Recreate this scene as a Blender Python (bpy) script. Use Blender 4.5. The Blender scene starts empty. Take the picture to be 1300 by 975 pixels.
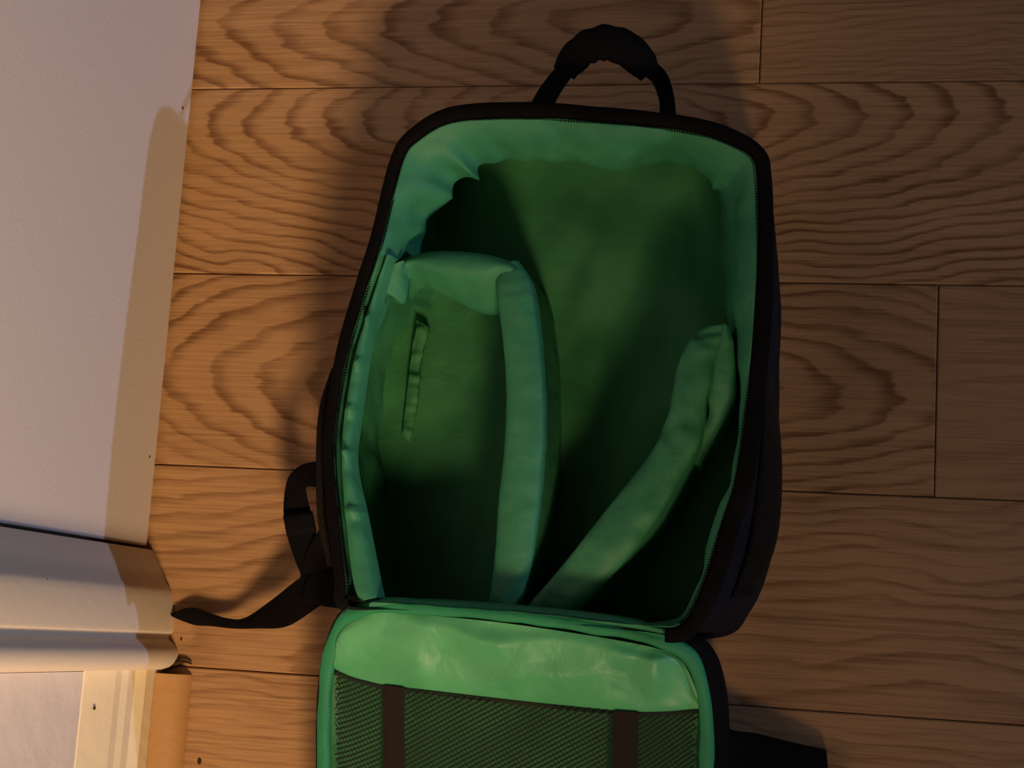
import bpy, bmesh, math, random
from mathutils import Vector, Matrix, noise
random.seed(7)
C = bpy.context.scene.collection

# ---------------------------------------------------------------- camera
F = 2000.1
CAM = Vector((0.648412, -0.522597, 1.417547))
MR = (Matrix.Rotation(0.0638515, 3, 'Z') @ Matrix.Rotation(0.2005152, 3, 'Y') @ Matrix.Rotation(0.1713498, 3, 'X'))
cd = bpy.data.cameras.new('camera')
cam = bpy.data.objects.new('camera', cd)
C.objects.link(cam)
cam.matrix_world = Matrix.Translation(CAM) @ MR.to_4x4()
cd.sensor_width = 36.0
cd.lens = F / 1300 * 36.0
cd.clip_start = 0.02
bpy.context.scene.camera = cam

# ---------------------------------------------------------------- world, lights, exposure
sc = bpy.context.scene
sc.view_settings.view_transform = 'Standard'
sc.view_settings.look = 'None'
sc.view_settings.exposure = 0.0
sc.view_settings.gamma = 1.0
w = bpy.data.worlds.new('world')
sc.world = w
w.use_nodes = True
w.node_tree.nodes['Background'].inputs[0].default_value = (1.0, 0.62, 0.38, 1)
w.node_tree.nodes['Background'].inputs[1].default_value = 0.028


def point_light(name, loc, power, color, radius):
    l = bpy.data.lights.new(name, 'POINT')
    l.energy = power
    l.color = color
    l.shadow_soft_size = radius
    o = bpy.data.objects.new(name, l)
    o.location = loc
    C.objects.link(o)
    return o


def spot_light(name, loc, target, power, color, radius, angle, blend):
    o = point_light(name, loc, power, color, radius)
    l = bpy.data.lights.new(name, 'SPOT')
    l.energy, l.color, l.shadow_soft_size = power, color, radius
    l.spot_size, l.spot_blend = math.radians(angle), blend
    bpy.data.objects.remove(o)
    o = bpy.data.objects.new(name, l)
    o.location = loc
    o.rotation_euler = (Vector(target) - Vector(loc)).to_track_quat('-Z', 'Y').to_euler()
    C.objects.link(o)


spot_light('warm_lamp', (1.05, -2.25, 1.75), (-0.70, 0.20, 0.0), 345.0, (1.0, 0.66, 0.36), 0.28, 47, 1.0)
point_light('cool_screen', (4.2, -0.40, 1.12), 138.0, (0.50, 0.66, 1.0), 0.04)


# ---------------------------------------------------------------- helpers
def at(x, y, z=0.0):
    """where the sight line of a photograph pixel meets the height z"""
    d = MR @ Vector(((x - 650) / F, -(y - 487.5) / F, -1.0))
    t = (z - CAM.z) / d.z
    return CAM + d * t


def mat(name, color, rough=0.8, spec=0.3, sheen=0.0, bump=None):
    m = bpy.data.materials.new(name)
    m.use_nodes = True
    n = m.node_tree.nodes
    b = n['Principled BSDF']
    b.inputs['Base Color'].default_value = (*color, 1)
    b.inputs['Roughness'].default_value = rough
    b.inputs['Specular IOR Level'].default_value = spec
    if sheen:
        b.inputs['Sheen Weight'].default_value = sheen
    if bump:
        scale, dist, detail = bump
        t = n.new('ShaderNodeTexNoise')
        t.inputs['Scale'].default_value = scale
        t.inputs['Detail'].default_value = detail
        tc = n.new('ShaderNodeTexCoord')
        bp = n.new('ShaderNodeBump')
        bp.inputs['Distance'].default_value = dist
        L = m.node_tree.links
        L.new(tc.outputs['Object'], t.inputs['Vector'])
        L.new(t.outputs['Fac'], bp.inputs['Height'])
        L.new(bp.outputs[0], b.inputs['Normal'])
    return m


def fabric(name, c1, c2, rough, spec, weave=900, dist=0.0004, cr=(0.35, 0.65), wr=0.004):
    """woven cloth: mottled colour, a fine weave and soft creases as relief"""
    m = bpy.data.materials.new(name)
    m.use_nodes = True
    n = m.node_tree.nodes
    L = m.node_tree.links
    b = n['Principled BSDF']
    b.inputs['Roughness'].default_value = rough
    b.inputs['Specular IOR Level'].default_value = spec
    tc = n.new('ShaderNodeTexCoord')
    a = n.new('ShaderNodeTexNoise')
    a.inputs['Scale'].default_value = 14
    a.inputs['Detail'].default_value = 3
    L.new(tc.outputs['Object'], a.inputs['Vector'])
    r = n.new('ShaderNodeMapRange')
    r.inputs[1].default_value, r.inputs[2].default_value = cr
    L.new(a.outputs['Fac'], r.inputs[0])
    mx = n.new('ShaderNodeMix')
    mx.data_type = 'RGBA'
    mx.inputs[6].default_value = (*c1, 1)
    mx.inputs[7].default_value = (*c2, 1)
    L.new(r.outputs[0], mx.inputs[0])
    L.new(mx.outputs[2], b.inputs['Base Color'])
    f = n.new('ShaderNodeTexNoise')
    f.inputs['Scale'].default_value = weave
    L.new(tc.outputs['Object'], f.inputs['Vector'])
    g = n.new('ShaderNodeTexNoise')
    g.inputs['Scale'].default_value = 38
    g.inputs['Detail'].default_value = 2
    g.inputs['Distortion'].default_value = 0.8
    L.new(tc.outputs['Object'], g.inputs['Vector'])
    b1 = n.new('ShaderNodeBump')
    b1.inputs['Distance'].default_value = wr
    b1.inputs['Strength'].default_value = 0.5
    L.new(g.outputs['Fac'], b1.inputs['Height'])
    b2 = n.new('ShaderNodeBump')
    b2.inputs['Distance'].default_value = dist
    b2.inputs['Strength'].default_value = 0.6
    L.new(f.outputs['Fac'], b2.inputs['Height'])
    L.new(b1.outputs[0], b2.inputs['Normal'])
    L.new(b2.outputs[0], b.inputs['Normal'])
    return m


def wood(name):
    """oak print: long cathedral arches around each plank's own heart, fine fibres, a tone per plank"""
    m = bpy.data.materials.new(name)
    m.use_nodes = True
    n = m.node_tree.nodes
    L = m.node_tree.links
    b = n['Principled BSDF']
    b.inputs['Roughness'].default_value = 0.62
    b.inputs['Specular IOR Level'].default_value = 0.25

    def val(x):
        return x

    def mth(op, a, c=None, d=None, clamp=False):
        q = n.new('ShaderNodeMath')
        q.operation = op
        q.use_clamp = clamp
        for i, s in enumerate((a, c, d)):
            if s is None:
                continue
            if isinstance(s, (int, float)):
                q.inputs[i].default_value = s
            else:
                L.new(s, q.inputs[i])
        return q.outputs[0]

    def attr(nm):
        q = n.new('ShaderNodeAttribute')
        q.attribute_type = 'OBJECT'
        q.attribute_name = nm
        return q.outputs['Fac']

    tc = n.new('ShaderNodeTexCoord')
    sp = n.new('ShaderNodeSeparateXYZ')
    L.new(tc.outputs['Object'], sp.inputs[0])
    seed = attr('grain_seed')

    def nz(sx, sy, detail, dist=0.0, off=0.0):
        cb = n.new('ShaderNodeCombineXYZ')
        L.new(mth('MULTIPLY', sp.outputs[0], sx), cb.inputs[0])
        L.new(mth('MULTIPLY', sp.outputs[1], sy), cb.inputs[1])
        L.new(mth('ADD', seed, off), cb.inputs[2])
        q = n.new('ShaderNodeTexNoise')
        q.inputs['Scale'].default_value = 1.0
        q.inputs['Detail'].default_value = detail
        q.inputs['Distortion'].default_value = dist
        L.new(cb.outputs[0], q.inputs['Vector'])
        return q.outputs['Fac']

    x = mth('DIVIDE', sp.outputs[0], attr('grain_length'))
    wob = mth('MULTIPLY', mth('SUBTRACT', nz(5.5, 8, 2), 0.5), 0.065)
    y = mth('DIVIDE', mth('ADD', sp.outputs[1], wob), 0.03)
    g = mth('SQRT', mth('ADD', mth('ADD', mth('MULTIPLY', x, x), mth('MULTIPLY', y, y)), 0.12))
    t = mth('ADD', mth('MULTIPLY', g, attr('grain_rings')), mth('MULTIPLY', nz(18, 90, 4, 0.2, 3.1), 0.75))
    fr = mth('FRACT', t)
    # dark late wood: rises, then stops sharply
    up = n.new('ShaderNodeMapRange')
    up.interpolation_type = 'SMOOTHSTEP'
    up.inputs[1].default_value, up.inputs[2].default_value = 0.45, 0.86
    L.new(fr, up.inputs[0])
    dn = n.new('ShaderNodeMapRange')
    dn.interpolation_type = 'SMOOTHSTEP'
    dn.inputs[1].default_value, dn.inputs[2].default_value = 1.0, 0.88
    L.new(fr, dn.inputs[0])
    ln = mth('MULTIPLY', up.outputs[0], dn.outputs[0])
    # arches fade in patches
    pa = n.new('ShaderNodeMapRange')
    pa.inputs[1].default_value, pa.inputs[2].default_value = 0.25, 0.6
    L.new(nz(7, 22, 2, 0, 7.7), pa.inputs[0])
    ln = mth('MULTIPLY', ln, mth('ADD', mth('MULTIPLY', pa.outputs[0], 0.7), 0.3))
    fib = mth('SUBTRACT', nz(9, 420, 3, 0, 1.3), 0.5)
    fib2 = mth('SUBTRACT', nz(22, 1100, 2, 0, 2.3), 0.5)
    broad = mth('SUBTRACT', nz(2.5, 26, 2, 0, 5.3), 0.5)
    k = mth('MULTIPLY', ln, attr('grain_contrast'))
    k = mth('ADD', k, mth('MULTIPLY', fib, 1.15))
    k = mth('ADD', k, mth('MULTIPLY', fib2, 0.8))
    k = mth('ADD', k, mth('MULTIPLY', broad, 0.7))
    k = mth('ADD', k, 0.12, None, True)
    mx = n.new('ShaderNodeMix')
    mx.data_type = 'RGBA'
    mx.inputs[6].default_value = (0.46, 0.265, 0.125, 1)
    mx.inputs[7].default_value = (0.18, 0.083, 0.032, 1)
    L.new(k, mx.inputs[0])
    hs = n.new('ShaderNodeHueSaturation')
    L.new(mx.outputs[2], hs.inputs['Color'])
    L.new(attr('tone'), hs.inputs['Value'])
    L.new(hs.outputs[0], b.inputs['Base Color'])
    bp = n.new('ShaderNodeBump')
    bp.inputs['Distance'].default_value = 0.0006
    bp.inputs['Strength'].default_value = 0.3
    bp.invert = True
    L.new(k, bp.inputs['Height'])
    L.new(bp.outputs[0], b.inputs['Normal'])
    return m


M = dict(
    wood=wood('oak_laminate'),
    joint=mat('dark_joint', (0.03, 0.016, 0.008), 0.9, 0.1),
    door=mat('white_door_paint', (0.62, 0.58, 0.60), 0.55, 0.35, bump=(260, 0.0002, 2)),
    trim=mat('cream_trim_paint', (0.66, 0.58, 0.50), 0.5, 0.35, bump=(90, 0.0003, 3)),
    base=mat('yellowed_trim_paint', (0.80, 0.70, 0.50), 0.45, 0.4, bump=(70, 0.0008, 3)),
    wall=mat('wall_paint', (0.72, 0.66, 0.64), 0.75, 0.2, bump=(35, 0.0018, 4)),
    orange=mat('orange_wood', (0.48, 0.27, 0.11), 0.45, 0.4, bump=(120, 0.0006, 2)),
    dirt=mat('dark_dirt_and_backing', (0.05, 0.03, 0.015), 0.95, 0.05),  # dirt and small marks, and the added dark backing behind the door
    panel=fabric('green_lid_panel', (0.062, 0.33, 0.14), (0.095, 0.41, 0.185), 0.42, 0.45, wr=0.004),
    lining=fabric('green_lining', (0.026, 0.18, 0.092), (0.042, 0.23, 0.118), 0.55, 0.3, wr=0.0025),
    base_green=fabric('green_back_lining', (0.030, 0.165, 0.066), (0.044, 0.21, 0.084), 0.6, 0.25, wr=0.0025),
    binding=fabric('green_binding', (0.013, 0.19, 0.085), (0.02, 0.235, 0.105), 0.6, 0.3, wr=0.003),
    black=fabric('black_nylon', (0.003, 0.0032, 0.0042), (0.005, 0.005, 0.006), 0.85, 0.07, weave=1400),
    navy=fabric('dark_nylon_body', (0.005, 0.0055, 0.009), (0.0075, 0.008, 0.0125), 0.8, 0.1, weave=1400),
    web=fabric('black_webbing', (0.003, 0.0028, 0.003), (0.0055, 0.005, 0.005), 0.85, 0.06, weave=1800),
    net=mat('black_netting', (0.012, 0.022, 0.014), 0.75, 0.2),
    band=mat('dark_elastic', (0.020, 0.016, 0.013), 0.9, 0.1, bump=(1200, 0.0006, 1)),
)


def obj(name, verts, faces, m, parent=None, smooth=True):
    me = bpy.data.meshes.new(name)
    me.from_pydata([tuple(v) for v in verts], [], faces)
    me.validate()
    bm = bmesh.new()
    bm.from_mesh(me)
    bmesh.ops.recalc_face_normals(bm, faces=bm.faces)
    bm.to_mesh(me)
    bm.free()
    me.materials.append(m)
    if smooth:
        for p in me.polygons:
            p.use_smooth = True
    o = bpy.data.objects.new(name, me)
    C.objects.link(o)
    if parent:
        o.parent = parent
        q = parent
        off = Vector((0, 0, 0))
        while q:
            off += q.location
            q = q.parent
        if off.length > 0:
            me.transform(Matrix.Translation(-off))
    return o


def struct(o, label, cat):
    o['kind'] = 'structure'
    o['label'] = label
    o['category'] = cat
    return o


def catmull(P, n, closed=False):
    """n points along a Catmull-Rom curve through P, evenly spaced by length"""
    P = [Vector(p) for p in P]
    N = len(P)
    S = []
    segs = N if closed else N - 1
    for i in range(segs):
        if closed:
            a, b, c, d = P[(i - 1) % N], P[i], P[(i + 1) % N], P[(i + 2) % N]
        else:
            b, c = P[i], P[i + 1]
            a = P[i - 1] if i > 0 else b * 2 - c
            d = P[i + 2] if i + 2 < N else c * 2 - b
        for k in range(12):
            t = k / 12
            S.append(0.5 * ((2 * b) + (c - a) * t + (2 * a - 5 * b + 4 * c - d) * t * t + (3 * b - a - 3 * c + d) * t ** 3))
    if not closed:
        S.append(P[-1])
    L = [0]
    M_ = S + ([S[0]] if closed else [])
    for i in range(len(M_) - 1):
        L.append(L[-1] + (M_[i + 1] - M_[i]).length)
    out = []
    j = 0
    for k in range(n):
        s = L[-1] * k / (n if closed else n - 1)
        while j < len(L) - 2 and L[j + 1] < s:
            j += 1
        u = (s - L[j]) / max(1e-9, L[j + 1] - L[j])
        out.append(M_[j].lerp(M_[j + 1], min(1, max(0, u))))
    return out


def catmull_par(P, per, closed=True):
    """like catmull but a fixed number of points per span, so parallel curves stay in step"""
    P = [Vector(p) for p in P]
    N = len(P)
    S = []
    for i in range(N if closed else N - 1):
        if closed:
            a, b, c, d = P[(i - 1) % N], P[i], P[(i + 1) % N], P[(i + 2) % N]
        else:
            b, c = P[i], P[i + 1]
            a = P[i - 1] if i > 0 else b * 2 - c
            d = P[i + 2] if i + 2 < N else c * 2 - b
        for k in range(per):
            t = k / per
            S.append(0.5 * ((2 * b) + (c - a) * t + (2 * a - 5 * b + 4 * c - d) * t * t + (3 * b - a - 3 * c + d) * t ** 3))
    if not closed:
        S.append(P[-1])
    return S


def grid(rows, close_u=False):
    """verts/faces from equal-length rows of points"""
    n = len(rows[0])
    V = [v for r in rows for v in r]
    Fc = []
    for i in range(len(rows) - 1):
        for j in range(n if close_u else n - 1):
            k = (j + 1) % n
            Fc.append((i * n + j, i * n + k, (i + 1) * n + k, (i + 1) * n + j))
    return V, Fc


def sweep(path, widths, thick, closed=False, tilt=None, rect=0.35, seg=14):
    """a strap or tube: superellipse section, width sideways, thickness up"""
    n = len(path)
    rows = []
    for i in range(n):
        if closed:
            t = path[(i + 1) % n] - path[i - 1]
        else:
            t = path[min(n - 1, i + 1)] - path[max(0, i - 1)]
        t.normalize()
        side = t.cross(Vector((0, 0, 1)))
        if side.length < 1e-4:
            side = Vector((1, 0, 0))
        side.normalize()
        up = side.cross(t).normalized()
        if tilt:
            q = Matrix.Rotation(tilt[i], 3, t)
            side, up = q @ side, q @ up
        wd = widths[i] if isinstance(widths, (list, tuple)) else widths
        th = thick[i] if isinstance(thick, (list, tuple)) else thick
        r = []
        for k in range(seg):
            a = 2 * math.pi * k / seg
            ca, sa = math.cos(a), math.sin(a)
            r.append(path[i] + side * (wd / 2 * math.copysign(abs(ca) ** rect, ca)) + up * (th / 2 * math.copysign(abs(sa) ** rect, sa)))
        rows.append(r)
    if closed:
        rows.append(rows[0])
    V, Fc = grid(rows, True)
    if not closed:
        Fc.append(tuple(range(seg)))
        Fc.append(tuple(range((n - 1) * seg, n * seg)))
    return V, Fc


def lerp_list(vals, n):
    out = []
    for i in range(n):
        u = i / (n - 1) * (len(vals) - 1)
        k = min(int(u), len(vals) - 2)
        out.append(vals[k] + (vals[k + 1] - vals[k]) * (u - k))
    return out


def nz3(p, s, seed=0):
    return noise.noise(Vector((p[0] * s + seed, p[1] * s, p[2] * s + seed * 1.7)))


def prism(profile, z0, z1, axis='z'):
    """extrude a closed outline: axis z -> (X,Y) outline; axis y -> (X,Z) outline"""
    n = len(profile)
    if axis == 'z':
        V = [(a, b, z0) for a, b in profile] + [(a, b, z1) for a, b in profile]
    else:
        V = [(a, z0, b) for a, b in profile] + [(a, z1, b) for a, b in profile]
    Fc = [(i, (i + 1) % n, n + (i + 1) % n, n + i) for i in range(n)]
    Fc += [tuple(range(n)), tuple(range(n, 2 * n))]
    return V, Fc


def bevel(o, wdt, seg=2, ang=0.6):
    b = o.modifiers.new('bevel', 'BEVEL')
    b.width = wdt
    b.segments = seg
    b.limit_method = 'ANGLE'
    b.angle_limit = ang


# ---------------------------------------------------------------- setting: floor of oak planks
P = 0.19
V, Fc = prism([(-0.20, -2.15), (3.0, -2.15), (3.0, 1.0), (-0.20, 1.0)], -0.03, -0.008)
floor = struct(obj('floor', V, Fc, M['joint'], smooth=False), 'floor of orange-brown oak laminate planks under the backpack', 'floor')


def plank(x0, x1, row, cx=None, cy=0.5, length=0.30, rings=2.6, tone=1.0, contrast=0.62):
    """row r lies between Y = r*P and (r+1)*P; cx, cy place the heart of the arches"""
    gap = 0.00045
    y0, y1 = row * P + gap, (row + 1) * P - gap
    x0, x1 = x0 + gap, x1 - gap
    if cx is None:
        cx = x0 + (x1 - x0) * random.uniform(0.2, 0.8)
    o0 = Vector((cx, row * P + cy * P, 0))
    b = 0.0011
    V = []
    for (dx, z) in ((0, -0.008), (0, -b), (b, 0)):
        V += [(x0 + dx, y0 + dx, z), (x1 - dx, y0 + dx, z), (x1 - dx, y1 - dx, z), (x0 + dx, y1 - dx, z)]
    Fc = [(8, 9, 10, 11)]
    for k in (0, 4):
        for i in range(4):
            j = (i + 1) % 4
            Fc.append((k + i, k + j, k + 4 + j, k + 4 + i))
    o = obj('plank', [Vector(v) - o0 for v in V], Fc, M['wood'], smooth=False)
    o.location = o0
    o.parent = floor
    o['grain_length'] = length
    o['grain_rings'] = rings
    o['grain_seed'] = random.uniform(0, 50)
    o['grain_contrast'] = contrast
    o['tone'] = tone
    return o


# seen rows
plank(-0.06, 0.562, 0, 0.43, 0.32, 0.13, 2.4, 1.04, 0.72)
plank(0.562, 1.76, 0, 1.30, 0.9, 0.8, 4.0, 0.97, 0.35)
plank(-0.06, 1.10, -1, 0.44, 0.82, 0.125, 3.1, 1.0, 0.78)
plank(-0.06, 0.7275, -2, 0.42, 0.48, 0.13, 2.6, 0.95, 0.72)
plank(0.7275, 1.9, -2, 1.5, 0.4, 0.9, 2.0, 0.92, 0.30)
plank(-0.06, 1.05, -3, 0.70, 0.05, 0.20, 2.0, 1.0, 0.5)
plank(-0.06, 0.85, -4, 0.25, 0.3, 0.5, 2.5, 1.0, 0.4)
plank(0.85, 2.05, -4)
plank(1.10, 2.3, -1)
plank(2.3, 3.0, -1)
plank(1.05, 2.25, -3)
plank(2.25, 3.0, -3)
plank(1.76, 3.0, 0)
plank(1.9, 3.0, -2)
plank(2.05, 3.0, -4)
for r in (1, 2, 3, 4, -5, -6, -7, -8, -9, -10, -11):
    j = 0.3 + (r * 0.47) % 1.2
    e = [-0.06, j, j + 1.2, 3.0] if j + 1.2 < 2.9 else [-0.06, j, 3.0]
    for a, b_ in zip(e, e[1:]):
        plank(a, b_, r, tone=random.uniform(0.92, 1.08), length=random.uniform(.2, .6), contrast=random.uniform(.35, .65))

# ---------------------------------------------------------------- setting: door, casing, baseboard, wall
DY = -0.4595
V, Fc = prism([(-0.036, DY), (0, DY), (0, 0.42), (-0.036, 0.42)], 0.0060, 2.0)
door = struct(obj('door_1', V, Fc, M['door'], smooth=False), 'flat white door standing shut at the left edge of the floor', 'door')
bevel(door, 0.0015)
V, Fc = prism([(-0.10, -0.50), (-0.04, -0.50), (-0.04, 0.46), (-0.10, 0.46)], -0.005, 2.05)  # added slab behind the whole door; its dark colour stands in for gap shade
struct(obj('door_backing', V, Fc, M['dirt'], smooth=False), 'dark backing added behind the shut white door so that its gaps read dark', 'trim')


def casing_profile(y0, s):
    p = [(0.0, 0.0), (0.0042, -0.0008), (0.0075, -0.006), (0.0150, -0.019), (0.0215, -0.0315), (0.0255, -0.0355), (0.0275, -0.040), (0.0290, -0.046),
         (0.0330, -0.0735), (0.0325, -0.0765), (0.0292, -0.079), (0.0292, -0.0835), (0.0345, -0.0875), (0.0385, -0.092), (0.0402, -0.098),
         (0.0395, -0.1045), (0.0360, -0.109), (0.0310, -0.1115), (0.0060, -0.1125), (-0.04, -0.1125), (-0.04, 0.0)]
    return [(x, y0 + s * y) for x, y in p]


V, Fc = prism(casing_profile(-0.4625, 1), 0.0005, 2.06)
casing = struct(obj('trim_1', V, Fc, M['trim'], smooth=True), 'moulded white door casing standing on the floor between the door and the baseboard', 'trim')
casing.data.shade_smooth()
es = casing.modifiers.new('edges', 'EDGE_SPLIT')
es.split_angle = 0.7
V, Fc = prism(casing_profile(0.4225, -1), 0.0005, 2.06)
struct(obj('trim_5', V, Fc, M['trim'], smooth=False), 'moulded white door casing on the far side of the door', 'trim')

WX = 0.004
V, Fc = prism([(WX - 0.1, -2.15), (WX, -2.15), (WX, -0.5768), (WX - 0.1, -0.5768)], 0, 2.3)
struct(obj('wall_left', V, Fc, M['wall'], smooth=False), 'pinkish white painted wall above the moulded baseboard', 'wall')
V, Fc = prism([(WX - 0.1, 0.535), (WX, 0.535), (WX, 1.0), (WX - 0.1, 1.0)], 0, 2.3)
struct(obj('wall_left_far', V, Fc, M['wall'], smooth=False), 'painted wall past the far casing of the door', 'wall')

bp_ = [(WX, 0.0), (0.0265, 0.0), (0.0265, 0.0380), (0.0205, 0.0490), (0.0200, 0.0610), (0.0170, 0.0690), (0.0165, 0.0800), (0.0050, 0.1175), (WX, 0.1185)]
V, Fc = prism(bp_, -2.15, -0.5745, 'y')
bb = struct(obj('baseboard_left', V, Fc, M['base'], smooth=False), 'yellowed cream baseboard with stepped mouldings below the wall', 'baseboard')
qp = [(0.0270, 0.0)] + [(0.0270 + 0.0285 * math.cos(a), 0.0195 * math.sin(a)) for a in [k * math.pi / 16 for k in range(9)]]
V, Fc = prism(qp, -2.15, -0.5775, 'y')
struct(obj('trim_2', V, Fc, M['orange']), 'orange varnished wooden shoe moulding along the foot of the baseboard', 'trim').data.shade_smooth()
es = bpy.data.objects['trim_2'].modifiers.new('edges', 'EDGE_SPLIT')
es.split_angle = 0.9


def on_wall(x, y, X):
    d = MR @ Vector(((x - 650) / F, -(y - 487.5) / F, -1.0))
    return CAM + d * ((X - CAM.x) / d.x)


def blob(name, c, r, m, parent, flat=(1, 1, 1), seed=0.0, jag=0.35):
    bm = bmesh.new()
    bmesh.ops.create_icosphere(bm, subdivisions=2, radius=1)
    for v in bm.verts:
        k = 1 + jag * nz3(v.co, 1.3, seed)
        v.co = Vector((v.co.x * flat[0], v.co.y * flat[1], v.co.z * flat[2])) * (k * r) + c
    me = bpy.data.meshes.new(name)
    bm.to_mesh(me)
    bm.free()
    me.materials.append(m)
    me.shade_smooth()
    o = bpy.data.objects.new(name, me)
    C.objects.link(o)
    o.parent = parent
    return o


for (x, y, X, r, par) in ((232, 137, 0.0, 0.0016, door), (190, 580, 0.0, 0.0013, door), (178, 767, 0.029, 0.0015, casing),
                          (120, 899, 0.0109, 0.0017, bb), (60, 735, 0.027, 0.0006, casing)):
    blob('nail_hole', on_wall(x, y, X), r, M['dirt'], par, (0.3, 1, 1.4), x)
# crumbs and the dark crack where casing, shoe moulding and floor meet
pts = [at(205, 850, 0.004), at(216, 846, 0.006), at(226, 841, 0.005), at(236, 840, 0.004), at(243, 843, 0.003)]
V, Fc = sweep(catmull(pts, 14), lerp_list([0.002, 0.004, 0.0045, 0.003, 0.001], 14), 0.004, rect=1)
cr_ = obj('dirt', V, Fc, M['dirt'])
cr_['label'] = 'dark dirt packed in the corner between casing and shoe moulding'
cr_['category'] = 'dirt'
cr_['kind'] = 'stuff'
for (x, y, r) in ((253, 966, 0.0022), (230, 811, 0.0012)):
    blob('knot', at(x, y, 0.0), r, M['dirt'], floor, (1, 1.6, 0.15), x)

# ---------------------------------------------------------------- the backpack
bag = bpy.data.objects.new('backpack', None)
C.objects.link(bag)
bag.location = at(740, 480, 0)
bag.location.z = 0
bag['label'] = 'black camera backpack lying open on the floor, its bright green padded inside and lid showing'
bag['category'] = 'backpack'

ZR = 0.15
# centre line of the black zip band around the opening (px, py, z)
rim = [(440, 768), (433, 735), (424, 660), (418, 587), (421, 531), (436, 443), (460, 360), (479, 300), (503, 205), (527, 171), (578, 145),
       (675, 140), (755, 145), (813, 150), (880, 159), (925, 172), (962, 194), (971, 225), (973, 300), (970, 400), (960, 505), (929 + 17, 608),
       (928, 669), (902, 750), (868, 803), (800, 800), (650, 785), (520, 775)]
# where the lining meets the bottom of the inside; y None = straight below
mid = [(470, 765), (462, 735), (455, 660), (449, 587), (452, 531), (466, 443), (505, 360), (528, 300), (574, 240), (596, 220), (614, 206),
       (690, 205), (750, 209), (808, 206), (866, 211), (902, 226), (918, 238), (921, 262), (927, 300), (931, 400), (942, 505), (932, 608),
       (914, 669), (890, 744), (862, 790), (800, 790), (650, 780), (530, 770)]
bas = [(512, 762), (503, 735), (495, 670), (487, 600), (485, 531), (500, 443), (535, 365), (556, 300), (576, 236), (598, 214), (620, 202),
       (700, 198), (760, 200), (812, 199), (862, 204), (898, 222), (908, 245), (912, 270), (916, 310), (925, 400), (940, 505), (928, 608),
       (908, 669), (885, 744), (850, 785), (800, 785), (650, 780), (540, 770)]
# widest line of the body, near the floor, on the sides that the camera sees
low = {17: (972, 240), 18: (978, 300), 19: (982, 340), 20: (984, 420), 21: (984, 520), 22: (982, 620), 23: (975, 690), 24: (948, 768), 25: (893, 803)}
PER = 9
rimW = [at(x, y, ZR) for x, y in rim]
cen = sum(rimW, Vector()) / len(rimW)
lowW = []
for i, p in enumerate(rimW):
    if i in low or (i - 0) in low:
        lowW.append(at(*low[i], 0.055))
    else:
        d = (p - cen)
        d.z = 0
        q = p + d.normalized() * 0.002
        q.z = 0.055
        lowW.append(q)
rimC = catmull_par(rimW, PER)
lowC = catmull_par(lowW, PER)
NR = len(rimC)
rows = []
for (k, z, s) in ((0.0, ZR - 0.002, 0), (0.18, 0.135, 0.002), (0.6, 0.10, 0.003), (1.0, 0.055, 0.0), (1.0, 0.028, 0.004), (1.0, 0.010, 0.002), (1.0, 0.001, -0.006)):
    r = []
    for i in range(NR):
        p = rimC[i].lerp(lowC[i], k)
        d = (p - cen)
        d.z = 0
        d.normalize()
        q = p + d * (s + 0.004 * nz3(p, 14, 2) * (1 if 0 < k else 0))
        q.z = z
        r.append(q)
    rows.append(r)
V, Fc = grid(rows, True)
Fc.append(tuple(range((len(rows) - 1) * NR, len(rows) * NR)))
obj('outer_shell', V, Fc, M['navy'], bag)

# zip band: a flat black ring standing a little proud
wid = []
wctl = [18, 16, 15, 15, 16, 17, 17, 17, 17, 20, 22, 22, 20, 20, 20, 20, 18, 17, 18, 20, 20, 22, 22, 22, 20, 14, 14, 14]
for i in range(len(wctl)):
    for k in range(PER):
        wid.append((wctl[i] + (wctl[(i + 1) % len(wctl)] - wctl[i]) * k / PER) * 0.00066)
NB = 25 * PER - 4
V, Fc = sweep(rimC[:NB], wid[:NB], 0.009, rect=0.7, seg=12)
band = obj('zip_band', V, Fc, M['web'], bag)

# zip teeth along the inner edge of the band
V, Fc = [], []


def inward(i):
    t = rimC[(i + 1) % NR] - rimC[i - 1]
    d = Vector((t.y, -t.x, 0)).normalized()
    if (cen - rimC[i]).dot(d) < 0:
        d = -d
    return d


fine = catmull(rimC, 620, True)
for j, p in enumerate(fine):
    if p.y < -0.475 and 0.27 < p.x < 0.53:
        continue
    t = (fine[(j + 1) % 620] - fine[j - 1]).normalized()
    d = Vector((t.y, -t.x, 0)).normalized()
    if (cen - p).dot(d) < 0:
        d = -d
    i = min(NR - 1, int(j / 620 * NR))
    c = p + d * (wid[i] * 0.5 + 0.0006) + Vector((0, 0, 0.0022))
    a, b_ = t * 0.00062, d * 0.0015
    k = len(V)
    for z in (-0.0012, 0.0012):
        for (u, v) in ((-1, -1), (1, -1), (1, 1), (-1, 1)):
            V.append(c + a * u + b_ * v + Vector((0, 0, z)))
    Fc += [(k, k + 1, k + 2, k + 3), (k + 4, k + 5, k + 6, k + 7)] + [(k + q, k + (q + 1) % 4, k + 4 + (q + 1) % 4, k + 4 + q) for q in range(4)]
zt = obj('zip_teeth', V, Fc, M['black'], band, smooth=False)
zt['kind'] = 'stuff'

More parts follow.
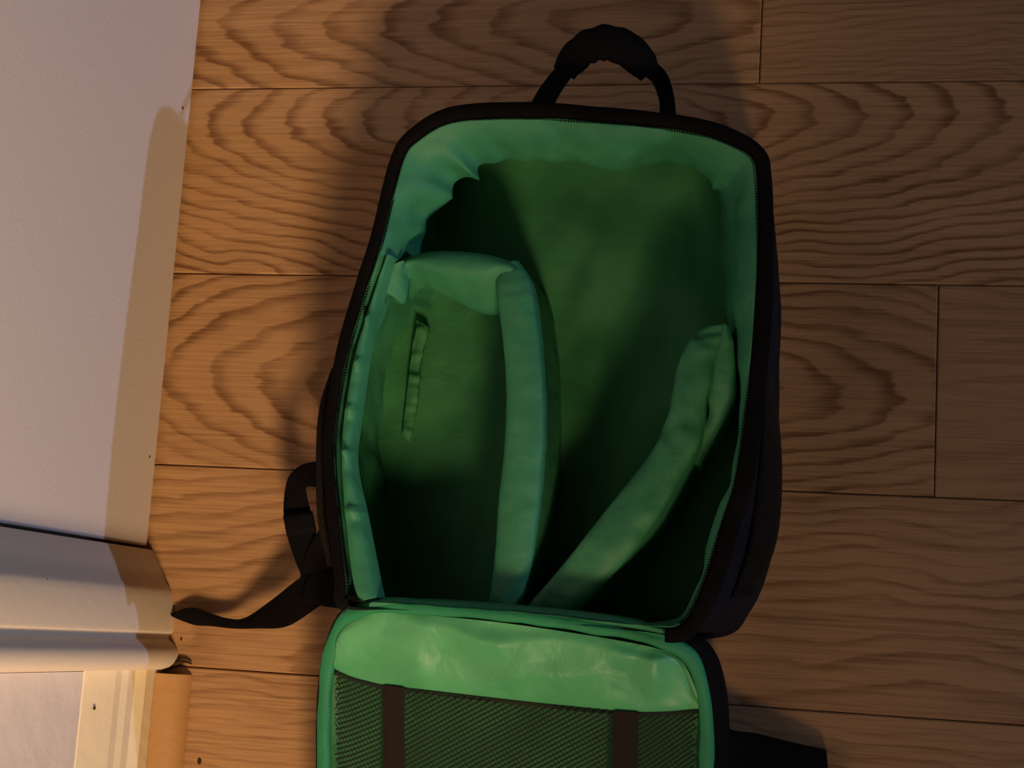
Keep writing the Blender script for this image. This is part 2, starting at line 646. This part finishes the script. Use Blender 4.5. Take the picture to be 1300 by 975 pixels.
# lining: rolls in over the lip, down the padded wall to the bottom
midC = catmull_par([at(x, y, 0.10) for x, y in mid], PER)
basC = catmull_par([at(x, y, 0.022) for x, y in bas], PER)
inC = []
for i in range(NR):
    inC.append(rimC[i] + inward(i) * (wid[i] * 0.5 + 0.0002))
lip_pts = [at(x, y, ZR) for x, y in ((470, 405), (455, 462), (448, 522), (443, 575), (446, 650), (458, 610 - 90))][:5]
rows = []
NV = 22
folds = [(Vector((*at(px, py, ZR).xy, 0)), r_, h_) for px, py, r_, h_ in
         ((545, 172, 0.012, 0.014), (505, 225, 0.010, 0.006), (620, 152, 0.010, -0.005), (800, 158, 0.012, 0.006), (940, 190, 0.012, 0.008), (488, 290, 0.012, 0.008))]
for v in range(NV + 1):
    u = v / NV
    r = []
    for i in range(NR):
        a, m_, c = inC[i], midC[i], basC[i]
        if u < 0.12:
            q = a.lerp(a + (m_ - a) * 0.12, u / 0.12)
            q.z = ZR + 0.001 + 0.0025 * math.sin(u / 0.12 * math.pi)
        elif u < 0.55:
            s = (u - 0.12) / 0.43
            b0 = a + (m_ - a) * 0.12
            q = b0.lerp(m_, s)
            q.z = ZR + 0.001 + (0.10 - ZR - 0.001) * s ** 1.5
            bul = math.sin(s * math.pi) * 0.004
            q += inward(i) * bul * 0.5
        else:
            s = (u - 0.55) / 0.45
            q = m_.lerp(c, s)
            q.z = 0.10 + (0.022 - 0.10) * s
        wv = math.sin(min(1, u * 3) * math.pi / 2)
        for g_, r_, h_ in folds:
            dd = (Vector((a.x, a.y, 0)) - g_).length / r_
            q = q + inward(i) * h_ * math.exp(-dd * dd) * math.exp(-((u - 0.5) / 0.22) ** 2)
        k = nz3(Vector((a.x, a.y, 0)), 26, 4.0) * 0.006 + nz3(q, 55, 9.0) * 0.0022
        q = q + inward(i) * k * wv + Vector((0, 0, nz3(q, 40, 1) * 0.002 * wv))
        r.append(q)
    rows.append(r)
V, Fc = grid(rows, True)
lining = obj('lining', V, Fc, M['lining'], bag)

# bottom of the inside
last = rows[-1]
cb = sum(last, Vector()) / NR
rows2 = []
for k in range(26):
    s = 1 - k / 25 * 0.995
    r = []
    for i in range(NR):
        q = cb.lerp(last[i], s)
        e = min(1, (1 - s) * 5)
        q.z = last[i].z * (1 - e) + e * (0.026 + 0.016 * nz3(Vector((q.x, q.y, 0)), 9, 3.3) + 0.004 * nz3(Vector((q.x * 2.2, q.y, 0)), 22, 8))
        r.append(q)
    rows2.append(r)
V, Fc = grid(rows2, True)
Fc.append(tuple(range(25 * NR, 26 * NR)))
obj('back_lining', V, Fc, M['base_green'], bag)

# green tape along the left lip, with small puckers that catch the light
tapeL = [(457, 764), (448, 735), (439, 659), (434, 587), (437, 531), (453, 443), (477, 364), (490, 325)]
tapeR = [(484, 758), (479, 735), (464, 659), (450, 587), (455, 531), (468, 443), (487, 364), (500, 325)]
A = catmull_par([at(x, y, ZR + 0.002) for x, y in tapeL], 14, False)
B = catmull_par([at(x, y, ZR - 0.004) for x, y in tapeR], 14, False)
rows = []
for v in range(7):
    u = v / 6
    r = []
    for i in range(len(A)):
        q = A[i].lerp(B[i], u)
        z = 0.004 * math.sin(u * math.pi) - (0.012 if v == 6 else 0)
        for g in lip_pts:
            dd = abs(q.y - g.y)
            z += 0.008 * math.exp(-(dd / 0.0028) ** 2) * math.sin(max(0.08, u) * math.pi)
        z += 0.0025 * nz3(Vector((0, q.y, 0)), 70, 5) * math.sin(u * math.pi)
        r.append(q + Vector((0, 0, z)))
    rows.append(r)
V, Fc = grid(rows)
obj('lip_tape', V, Fc, M['lining'], lining)


# dividers -----------------------------------------------------------------
def wall_part(name, L, R, zt, zb, n=70, parent=bag, seed=0.0, m='lining', puff=0.004, crease=0.0012, side=0.0, splay=0.0):
    """padded divider: edges of its top face as photo points at height zt (number or list)"""
    zl = zt if isinstance(zt, (list, tuple)) else [zt] * len(L)
    zb_ = zb if isinstance(zb, (list, tuple)) else [zb] * len(L)
    per = max(3, n // (len(L) - 1))
    A = catmull_par([at(x, y, z) for (x, y), z in zip(L, zl)], per, False)
    B = catmull_par([at(x, y, z) for (x, y), z in zip(R, zl)], per, False)
    zb2 = lerp_list(zb_, len(A))
    rows = []
    for i in range(len(A)):
        a, b_ = A[i], B[i]
        ac = (b_ - a)
        out = Vector((ac.x, ac.y, 0)).normalized()
        r = []
        for s, dz in ((0, None), (0, 0.7), (0, 0.35), (0, 0.1), (0, 0.03)):
            q = a - out * (side * (1 - (dz or 0)) + (0.0015 if dz else 0.002))
            q.z = zb2[i] if dz is None else a.z + (zb2[i] - a.z) * dz
            r.append(q)
        r = [r[0], r[1], r[2], r[3], r[4]]
        for k in range(9):
            u = k / 8
            q = a.lerp(b_, u)
            q.z += puff * (math.sin(u * math.pi) ** 0.6) - 0.001
            r.append(q)
        for dz in (0.03, 0.1, 0.35, 0.7, 1.0):
            q = b_ + out * (0.0015 + splay * dz)
            q.z = b_.z + (zb2[i] - b_.z) * dz
            r.append(q)
        for j in range(len(r)):
            q = r[j]
            d = crease * (nz3(q, 60, seed) + 0.6 * nz3(Vector((q.x, q.y * 3, 0)), 50, seed + 5))
            r[j] = q + Vector((d * 0.6, d * 0.4, d * 1.2 if j > 3 and j < 15 else 0))
        rows.append(r)
    V, Fc = grid(rows)
    n_ = len(rows[0])
    Fc.append(tuple(range(n_)))
    Fc.append(tuple(range((len(rows) - 1) * n_, len(rows) * n_)))
    return obj(name, V, Fc, M[m], parent)


longd = wall_part('long_divider',
                  [(634, 338), (631, 362), (636, 403), (643, 480), (642, 556), (634, 633), (629, 710), (622, 768)],
                  [(655, 330), (666, 348), (674, 375), (683, 444), (687, 531), (683, 618), (672, 710), (659, 769)],
                  [0.122, 0.126, 0.128, 0.128, 0.128, 0.127, 0.122, 0.112], 0.018, seed=3)
# cross piece that closes the small compartment: top edge and the face hanging down towards the lid
TL = [(497, 356), (506, 338), (518, 327), (554, 319), (611, 322), (648, 332), (660, 341)]
TR = [(508, 362), (514, 345), (524, 337), (556, 345), (606, 349), (632, 344), (648, 345)]
BT = [(520, 392), (524, 378), (540, 366), (572, 380), (606, 396), (630, 399), (640, 395)]
a_ = catmull_par([at(x, y, 0.124) for x, y in TL], 10, False)
b_r = catmull_par([at(x, y, 0.127) for x, y in TR], 10, False)
c_ = catmull_par([at(x, y, 0.085) for x, y in BT], 10, False)
rows = []
e_ = [Vector((p.x, p.y + 0.002, 0.025)) for p in a_]
rows.append(e_)
rows.append([p.lerp(q, 0.5) for p, q in zip(e_, a_)])
for k in range(6):
    u = k / 5
    rows.append([p.lerp(q, u) + Vector((0, 0, 0.004 * math.sin(u * math.pi))) for p, q in zip(a_, b_r)])
for k in range(1, 8):
    u = k / 7
    rows.append([p.lerp(q, u) + Vector((0, -0.003 * math.sin(u * math.pi) + 0.0015 * nz3(p.lerp(q, u), 60, 3), 0)) for p, q in zip(b_r, c_)])
f_ = [Vector((p.x + 0.004, p.y + 0.012, 0.025)) for p in c_]
rows.append([p.lerp(q, 0.15) + Vector((0, 0.004, 0)) for p, q in zip(c_, f_)])
rows.append(f_)
V, Fc = grid(rows)
obj('cross_divider', V, Fc, M['lining'], bag)

# folded tab of the cross piece fixed to the left wall
rows = []
TA = [(472, 372), (482, 352), (497, 337), (512, 330)]
TB = [(500, 376), (508, 384), (515, 375), (519, 340)]
a_ = catmull_par([at(x, y, 0.138) for x, y in TA], 7, False)
b_r = catmull_par([at(x, y, 0.118) for x, y in TB], 7, False)
for k in range(8):
    u = k / 7
    rows.append([p.lerp(q, u) + Vector((0, 0, 0.004 * math.sin(u * math.pi) + 0.0015 * nz3(p, 70, 1))) for p, q in zip(a_, b_r)])
rows.append([p + Vector((0.001, -0.001, -0.004)) for p in rows[-1]])
rows.append([p + Vector((-0.006, 0.002, -0.001)) for p in rows[-1]])
V, Fc = grid(rows)
o = obj('fixing_tab', V, Fc, M['lining'], bag)

# stitched hook tape
tape = wall_part('hook_tape', [(532, 405), (526, 440), (520, 480), (516, 520), (512, 555)],
                 [(542, 412), (537, 440), (530, 480), (526, 520), (519, 560)], 0.032, 0.02, n=60, m='base_green', crease=0.0030, puff=0.001)

diag = wall_part('diagonal_divider',
                 [(914, 412), (898, 414), (883, 424), (863, 459), (849, 526), (826, 577), (770, 649), (709, 726), (668, 772)],
                 [(922, 411), (921, 424), (914, 436), (899, 479), (886, 556), (857, 613), (816, 679), (760, 746), (730, 776)],
                 [0.125, 0.127, 0.128, 0.128, 0.128, 0.127, 0.125, 0.118, 0.108], 0.018, seed=11, crease=0.0032, puff=0.003)
rows = []
tab = wall_part('folded_tab',
                [(919, 411), (915, 428), (909, 452), (903, 478), (901, 505), (902, 524), (896, 540), (884, 562), (878, 588)],
                [(923, 411), (928, 430), (930, 452), (932, 478), (931, 500), (924, 520), (913, 541), (900, 565), (886, 592)],
                [0.128, 0.128, 0.126, 0.124, 0.12, 0.115, 0.11, 0.10, 0.09], [0.06] * 9, n=60, seed=21, parent=diag, crease=0.001, puff=0.002)

# hinge strip between opening and lid
hA = catmull_par([at(x, y, 0.149) for x, y in ((470, 762), (520, 763), (600, 767), (700, 776), (790, 787), (862, 803))], 10, False)
hB = catmull_par([at(x, y, 0.138) for x, y in ((470, 778), (520, 775), (600, 780), (700, 790), (790, 802), (862, 818))], 10, False)
rows = [[p + Vector((0, 0.003, -0.02)) for p in hA]]
for k in range(5):
    u = k / 4
    rows.append([p.lerp(q, u) + Vector((0, 0, 0.003 * math.sin(u * math.pi))) for p, q in zip(hA, hB)])
rows.append([p + Vector((0, 0.0, -0.015)) for p in hB])
V, Fc = grid(rows)
obj('hinge_strip', V, Fc, M['lining'], bag)

# ---------------------------------------------------------------- lid
lid_ctl = [(412, 975, .082), (412, 930, .088), (414, 880, .096), (420, 832, .108), (437, 788, .124), (462, 774, .134), (488, 768, .140), (563, 773, .143),
           (640, 780, .143), (730, 792, .141), (810, 805, .137), (852, 818, .133), (878, 836, .122), (891, 870, .108), (897, 915, .094), (897, 975, .084)]
LW = [at(*p) for p in lid_ctl]
pr, pl = LW[-1], LW[0]
ext = [(pr.x, pr.y - 0.10, .066), (pr.x - .002, pr.y - 0.20, .06), (pr.x - .012, pr.y - 0.29, .056), (pr.x - .045, pr.y - 0.335, .055), (pr.x - .10, pr.y - 0.345, .055),
       (pl.x + .10, pl.y - 0.345, .055), (pl.x + .045, pl.y - 0.335, .055), (pl.x + .012, pl.y - 0.29, .056), (pl.x + .002, pl.y - 0.20, .06), (pl.x, pl.y - 0.10, .066)]
LW += [Vector(e) for e in ext]
LC = catmull(LW, 260, True)
NL = len(LC)
lc = sum(LC, Vector()) / NL


def lid_out(i, C_=LC):
    t = C_[(i + 1) % NL] - C_[i - 1]
    d = Vector((t.y, -t.x, 0)).normalized()
    if (lc - C_[i]).dot(d) > 0:
        d = -d
    return d


rows = []
for (off, zz) in ((0.002, 1.0), (0.0085, 0.97), (0.010, 0.85), (0.010, 0.5), (0.006, 0.2), (-0.01, 0.05)):
    rr = []
    for i in range(NL):
        p = LC[i]
        rgt = 1 + 0.55 * max(0, min(1, (p.x - 0.42) / 0.06)) if p.y < -0.5 else 1
        o_ = off * rgt
        if p.y > -0.535 and abs(p.x - 0.38) < 0.11:
            o_ = min(off, 0.0)
        q = p + lid_out(i) * o_
        q.z = (p.z + 0.001) * zz if zz > 0.9 else 0.001 + (p.z - 0.001) * zz
        rr.append(q)
    rows.append(rr)
V, Fc = grid(rows, True)
Fc.append(tuple(range(5 * NL, 6 * NL)))
lid = obj('lid', V, Fc, M['black'], bag)

V, Fc = sweep([p + Vector((0, 0, 0.002 + 0.0012 * nz3(p, 60, 2))) for p in LC], [0.0118 + 0.003 * nz3(p, 45, 7) for p in LC], 0.009, closed=True, rect=0.8, seg=12)
obj('binding', V, Fc, M['binding'], lid)
# inner lining of the lid, a shallow puffed tray
rows = []
for k in range(18):
    s = 1 - k / 17 * 0.99
    r = []
    for i in range(NL):
        q = lc.lerp(LC[i] - lid_out(i) * 0.003, s)
        zp = LC[i].z
        d = (1 - s)
        dist = (LC[i] - q).length
        zplane = 0.047 + max(0, (q.y + 0.69)) * 0.36
        t = min(1, dist / 0.014)
        q.z = (zp - 0.001) * (1 - t) + t * (zplane + 0.004 * nz3(q, 16, 4))
        r.append(q)
    rows.append(r)
V, Fc = grid(rows, True)
Fc.append(tuple(range(17 * NL, 18 * NL)))
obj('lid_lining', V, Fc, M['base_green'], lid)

# smooth green panel along the top of the lid
tp = [(424, 842, .109), (428, 812, .118), (438, 792, .127), (465, 781, .136), (490, 777, .139), (563, 783, .142), (640, 791, .142), (730, 804, .140), (806, 817, .135), (845, 827, .130),
      (868, 842, .121), (882, 872, .108), (888, 897, .100)]
bt = [(424, 848, .106), (432, 852, .106), (446, 858, .1065), (468, 864, .107), (492, 869, .1075), (560, 877, .1085), (620, 884, .1085), (700, 893, .107), (770, 900, .105), (812, 903, .104),
      (850, 902, .102), (872, 900, .100), (888, 899, .099)]
a_ = catmull_par([at(*p) for p in tp], 9, False)
b_r = catmull_par([at(*p) for p in bt], 9, False)
rows = []
nk = 22
for k in range(nk + 1):
    u = k / nk
    r = []
    for p, q in zip(a_, b_r):
        z = p.lerp(q, u)
        h = (q - p).length
        e = math.sin(u * math.pi)
        cr = 0.0075 * (0.5 - abs(nz3(Vector((z.x * 0.9 + z.y * 0.5, z.y * 1.4, 0)), 17, 12)) * 2) + 0.0020 * nz3(Vector((z.x, z.y * 1.2, 0)), 48, 31)
        # pinch near the right corner
        g = at(832, 858, .115)
        rr = math.hypot((z.x - g.x) / 0.010, (z.y - g.y) / 0.016)
        cr += 0.008 * math.exp(-rr * rr)
        r.append(z + Vector((0, 0, min(1, h / 0.03) * (0.006 * e + cr * min(1, e * 2.2)) + 0.001)))
    rows.append(r)
rows.append([p + Vector((0, -0.0015, -0.0035)) for p in rows[-1]])
rows.append([p + Vector((0, 0.004, -0.003)) for p in rows[-1]])
V, Fc = grid(rows)
obj('green_panel', V, Fc, M['panel'], lid)

# net pocket: its surface runs from the panel's edge down to the far end of the lid
netT = catmull([at(x, y + 1, z - 0.002) for x, y, z in bt], 60)
yb = -0.98
NETL, NETR = netT[0].x, netT[-1].x


def net_pt(u, s):
    """u 0..1 left to right, s metres below the panel edge"""
    k = min(58, max(0, int(u * 59)))
    f = u * 59 - k
    p = netT[k].lerp(netT[k + 1], f)
    y = p.y - s
    z = p.z + (0.060 - p.z) * min(1, s / 0.16)
    edge = min(1, min(u, 1 - u) / 0.06)
    return Vector((p.x, y, z + 0.003 * edge + 0.003 * nz3(Vector((p.x, y, 0)), 22, 2)))


Wn, Hn = NETR - NETL, 0.35
V, Fc = [], []


def strands(ang, pitch, wd, lift):
    d = Vector((math.cos(ang), math.sin(ang)))
    nrm = Vector((-d.y, d.x))
    R_ = math.hypot(Wn, Hn) / 2
    c = Vector((Wn / 2, Hn / 2))
    m = int(R_ / pitch)
    for k in range(-m, m + 1):
        pts = []
        step = 0.006
        q = int(R_ / step)
        for j in range(-q, q + 1):
            a = c + nrm * (k * pitch) + d * (j * step)
            if 0 <= a.x <= Wn and 0 <= a.y <= Hn:
                pts.append(net_pt(a.x / Wn, a.y))
        if len(pts) < 2:
            continue
        b0 = len(V)
        for j, p in enumerate(pts):
            t = (pts[min(len(pts) - 1, j + 1)] - pts[max(0, j - 1)]).normalized()
            sd = t.cross(Vector((0, 0, 1))).normalized() * (wd / 2)
            zz = Vector((0, 0, lift))
            V.extend((p + sd + zz, p + zz * 1 + Vector((0, 0, wd * 0.35)), p - sd + zz))
        for j in range(len(pts) - 1):
            e = b0 + j * 3
            Fc.extend(((e, e + 1, e + 4, e + 3), (e + 1, e + 2, e + 5, e + 4)))


strands(-math.radians(32), 0.0036, 0.0016, 0.0002)
strands(math.radians(52), 0.0036, 0.0006, 0.0)
netp = obj('net_pocket', V, Fc, M['net'], lid)
netp['kind'] = 'stuff'
# hem of the net under the panel's edge
V, Fc = sweep([p + Vector((0, -0.001, 0.001)) for p in netT], 0.005, 0.0022, rect=0.8, seg=8)
obj('net_hem', V, Fc, M['net'], netp)
for x0, x1 in ((489, 517), (781, 812)):
    a = at(x0, 880, 0.105)
    b_ = at(x1, 880, 0.105)
    ua, ub = (a.x - NETL) / Wn, (b_.x - NETL) / Wn
    rows = []
    for k in range(30):
        s = k / 29 * 0.345
        rows.append([net_pt(ua + (ub - ua) * j / 6, s) + Vector((0, 0, 0.0015 + (0.0012 if 0 < j < 6 else 0))) for j in range(7)])
    V, Fc = grid(rows)
    obj('elastic_band', V, Fc, M['band'], lid)

# ---------------------------------------------------------------- handle
hp = catmull([at(686, 141, .125), at(693, 124, .118), at(706, 104, .108), at(722, 84, .102)], 14)
V, Fc = sweep(hp, lerp_list([0.0215, 0.020, 0.0185, 0.017], 14), 0.003, rect=0.5)
handle = obj('handle', V, Fc, M['web'], bag)
hp = catmull([at(848, 146, .125), at(846, 124, .115), at(838, 100, .106), at(826, 88, .102)], 14)
V, Fc = sweep(hp, lerp_list([0.014, 0.0135, 0.0145, 0.016], 14), 0.003, rect=0.5)
obj('handle_strap', V, Fc, M['web'], handle)
gp = catmull([at(716, 93, .100), at(724, 80, .103), at(742, 62, .108), at(768, 54, .112), at(795, 62, .110), at(813, 78, .106), at(825, 94, .101)], 40)
wg = lerp_list([0.022, 0.028, 0.030, 0.031, 0.032, 0.031, 0.029, 0.020], 40)
wg = [a * (1 + 0.10 * noise.noise(Vector((i * 0.35, 1, 2)))) for i, a in enumerate(wg)]
V, Fc = sweep(gp, wg, [a * 0.55 for a in wg], rect=0.75, seg=18)
obj('padded_grip', V, Fc, M['black'], handle)

# ---------------------------------------------------------------- side pockets of net
def side_pocket(name, ctl_top, ctl_bot, ctl_out, zt, zb, zo, n=40):
    """bulging net pocket standing off the side: top edge, belly and foot lines as photo points at heights"""
    T = catmull([at(x, y, zt) for x, y in ctl_top], n)
    O = catmull([at(x, y, zo) for x, y in ctl_out], n)
    B = catmull([at(x, y, zb) for x, y in ctl_bot], n)

    def S(u, v):
        i = min(n - 2, int(u * (n - 1)))
        f = u * (n - 1) - i
        t, o_, b = T[i].lerp(T[i + 1], f), O[i].lerp(O[i + 1], f), B[i].lerp(B[i + 1], f)
        return t * (1 - v) ** 2 + (o_ * 2 - (t + b) * 0.5) * 2 * v * (1 - v) + b * v * v
    rows = [[S(i / (n - 1), k / 9) for i in range(n)] for k in range(10)]
    V, Fc = grid(rows)
    o = obj(name, V, Fc, M['navy'], bag)
    V, Fc = [], []
    ln = sum((O[i + 1] - O[i]).length for i in range(n - 1))
    hg = (T[n // 2] - O[n // 2]).length + (O[n // 2] - B[n // 2]).length
    for sg in (1, -1):
        m = int((ln + hg) / 0.0035)
        for k in range(m):
            pts = []
            for j in range(11):
                v = j / 10
                u = (k * 0.0035 - (hg if sg > 0 else 0) + sg * v * hg) / ln
                if 0 <= u <= 1:
                    p = S(u, v)
                    c2 = Vector((cen.x, p.y, p.z))
                    pts.append(p + (p - c2).normalized() * 0.0012)
            if len(pts) < 2:
                continue
            b0 = len(V)
            for p in pts:
                V.extend((p + Vector((0, 0.0005, 0)), p - Vector((0, 0.0005, 0)), p + Vector((0.0006 if p.x > cen.x else -0.0006, 0, 0.0006))))
            for j in range(len(pts) - 1):
                e = b0 + j * 3
                for a, b in ((0, 1), (1, 2), (2, 0)):
                    Fc.append((e + a, e + b, e + 3 + b, e + 3 + a))
    nt = obj('netting', V, Fc, M['band'], o)
    nt['kind'] = 'stuff'
    return o


side_pocket('side_pocket', [(968, 440), (968, 540), (962, 620), (952, 690), (930, 760)],
            [(980, 480), (984, 560), (982, 640), (974, 700), (955, 752)],
            [(976, 455), (988, 560), (988, 640), (978, 700), (950, 758)], 0.115, 0.01, 0.06)
side_pocket('side_pocket', [(432, 460), (420, 510), (415, 570), (416, 650), (426, 720)],
            [(470, 470), (466, 520), (462, 580), (463, 660), (470, 725)],
            [(428, 470), (413, 520), (409, 580), (411, 660), (424, 720)], 0.135, 0.01, 0.105)

# ---------------------------------------------------------------- left compression strap: a loop, a buckle and a loose tail
st = catmull([at(432, 606, .10), at(412, 603, .095), at(390, 603, .085), at(377, 614, .075), at(376, 640, .068), at(382, 675, .06), at(392, 706, .052), at(402, 732, .045)], 44)
V, Fc = sweep(st, lerp_list([0.024, 0.024, 0.021, 0.020, 0.026, 0.027, 0.027, 0.026], 44), 0.0028, rect=0.5)
strap = obj('side_strap', V, Fc, M['web'], bag)
st = catmull([at(424, 664, .075), at(412, 690, .065), at(404, 712, .055), at(400, 738, .046)], 16)
V, Fc = sweep(st, lerp_list([0.016, 0.022, 0.028, 0.03], 16), 0.003, rect=0.5)
obj('strap_end', V, Fc, M['web'], strap)
V, Fc = sweep(catmull([at(378, 652, .0715), at(383, 678, .066)], 4), [0.028] * 4, 0.005, rect=0.35)
obj('slider', V, Fc, M['black'], strap)
V, Fc = sweep(catmull([at(390, 742, .046), at(412, 748, .052), at(440, 752, .06)], 10), [0.030, 0.031, 0.031, 0.030, 0.030, 0.030, 0.030, 0.030, 0.030, 0.030], 0.009, rect=0.4)
obj('buckle', V, Fc, M['black'], strap)
# tail: two edges and a twist
ua_ = [(422, 716, .055), (385, 731, .048), (346, 761, .036), (312, 784, .024), (290, 785, .018), (269, 779, .015), (250, 772, .012), (236, 772, .009), (217, 779, .006)]
ub_ = [(440, 755, .052), (408, 768, .046), (365, 795, .036), (322, 798, .026), (295, 798, .016), (269, 795, .011), (250, 794, .008), (236, 790, .006), (219, 783, .004)]
a_ = catmull_par([at(*p) for p in ua_], 8, False)
b_r = catmull_par([at(*p) for p in ub_], 8, False)
rows = []
for lay in (0.0009, -0.0009):
    seq = range(7) if lay > 0 else range(6, -1, -1)
    for j in seq:
        u = j / 6
        rows.append([p.lerp(q, u) + Vector((0, 0, lay + 0.001 * math.sin(u * math.pi))) for p, q in zip(a_, b_r)])
rows.append(rows[0])
V, Fc = grid(rows)
obj('strap_tail', V, Fc, M['web'], strap)

# ---------------------------------------------------------------- shoulder strap coming out from under the lid
sa = [(900, 905, .050), (925, 926, .040), (960, 932, .030), (1000, 942, .024), (1049, 953, .016)]
sb_ = [(900, 1030, .050), (920, 1035, .040), (960, 1040, .030), (1000, 1045, .024), (1058, 1050, .016)]
a_ = catmull_par([at(*p) for p in sa], 8, False)
b_r = catmull_par([at(*p) for p in sb_], 8, False)
rows = []
for j in range(13):
    u = j / 12
    rows.append([p.lerp(q, u) + Vector((0, 0, 0.006 * math.sin(u * math.pi) ** 0.5 + 0.0015 * nz3(p.lerp(q, u), 30, 2))) for p, q in zip(a_, b_r)])
rows.append([Vector((p.x, p.y, max(0.001, p.z - 0.014))) for p in rows[-1]])
rows.append([Vector((p.x, p.y, max(0.001, p.z - 0.014))) for p in rows[0]])
rows.append(rows[0])
V, Fc = grid(rows)
n_ = len(rows[0])
Fc.append(tuple(i * n_ + n_ - 1 for i in range(len(rows) - 1)))
obj('shoulder_strap', V, Fc, M['black'], bag)
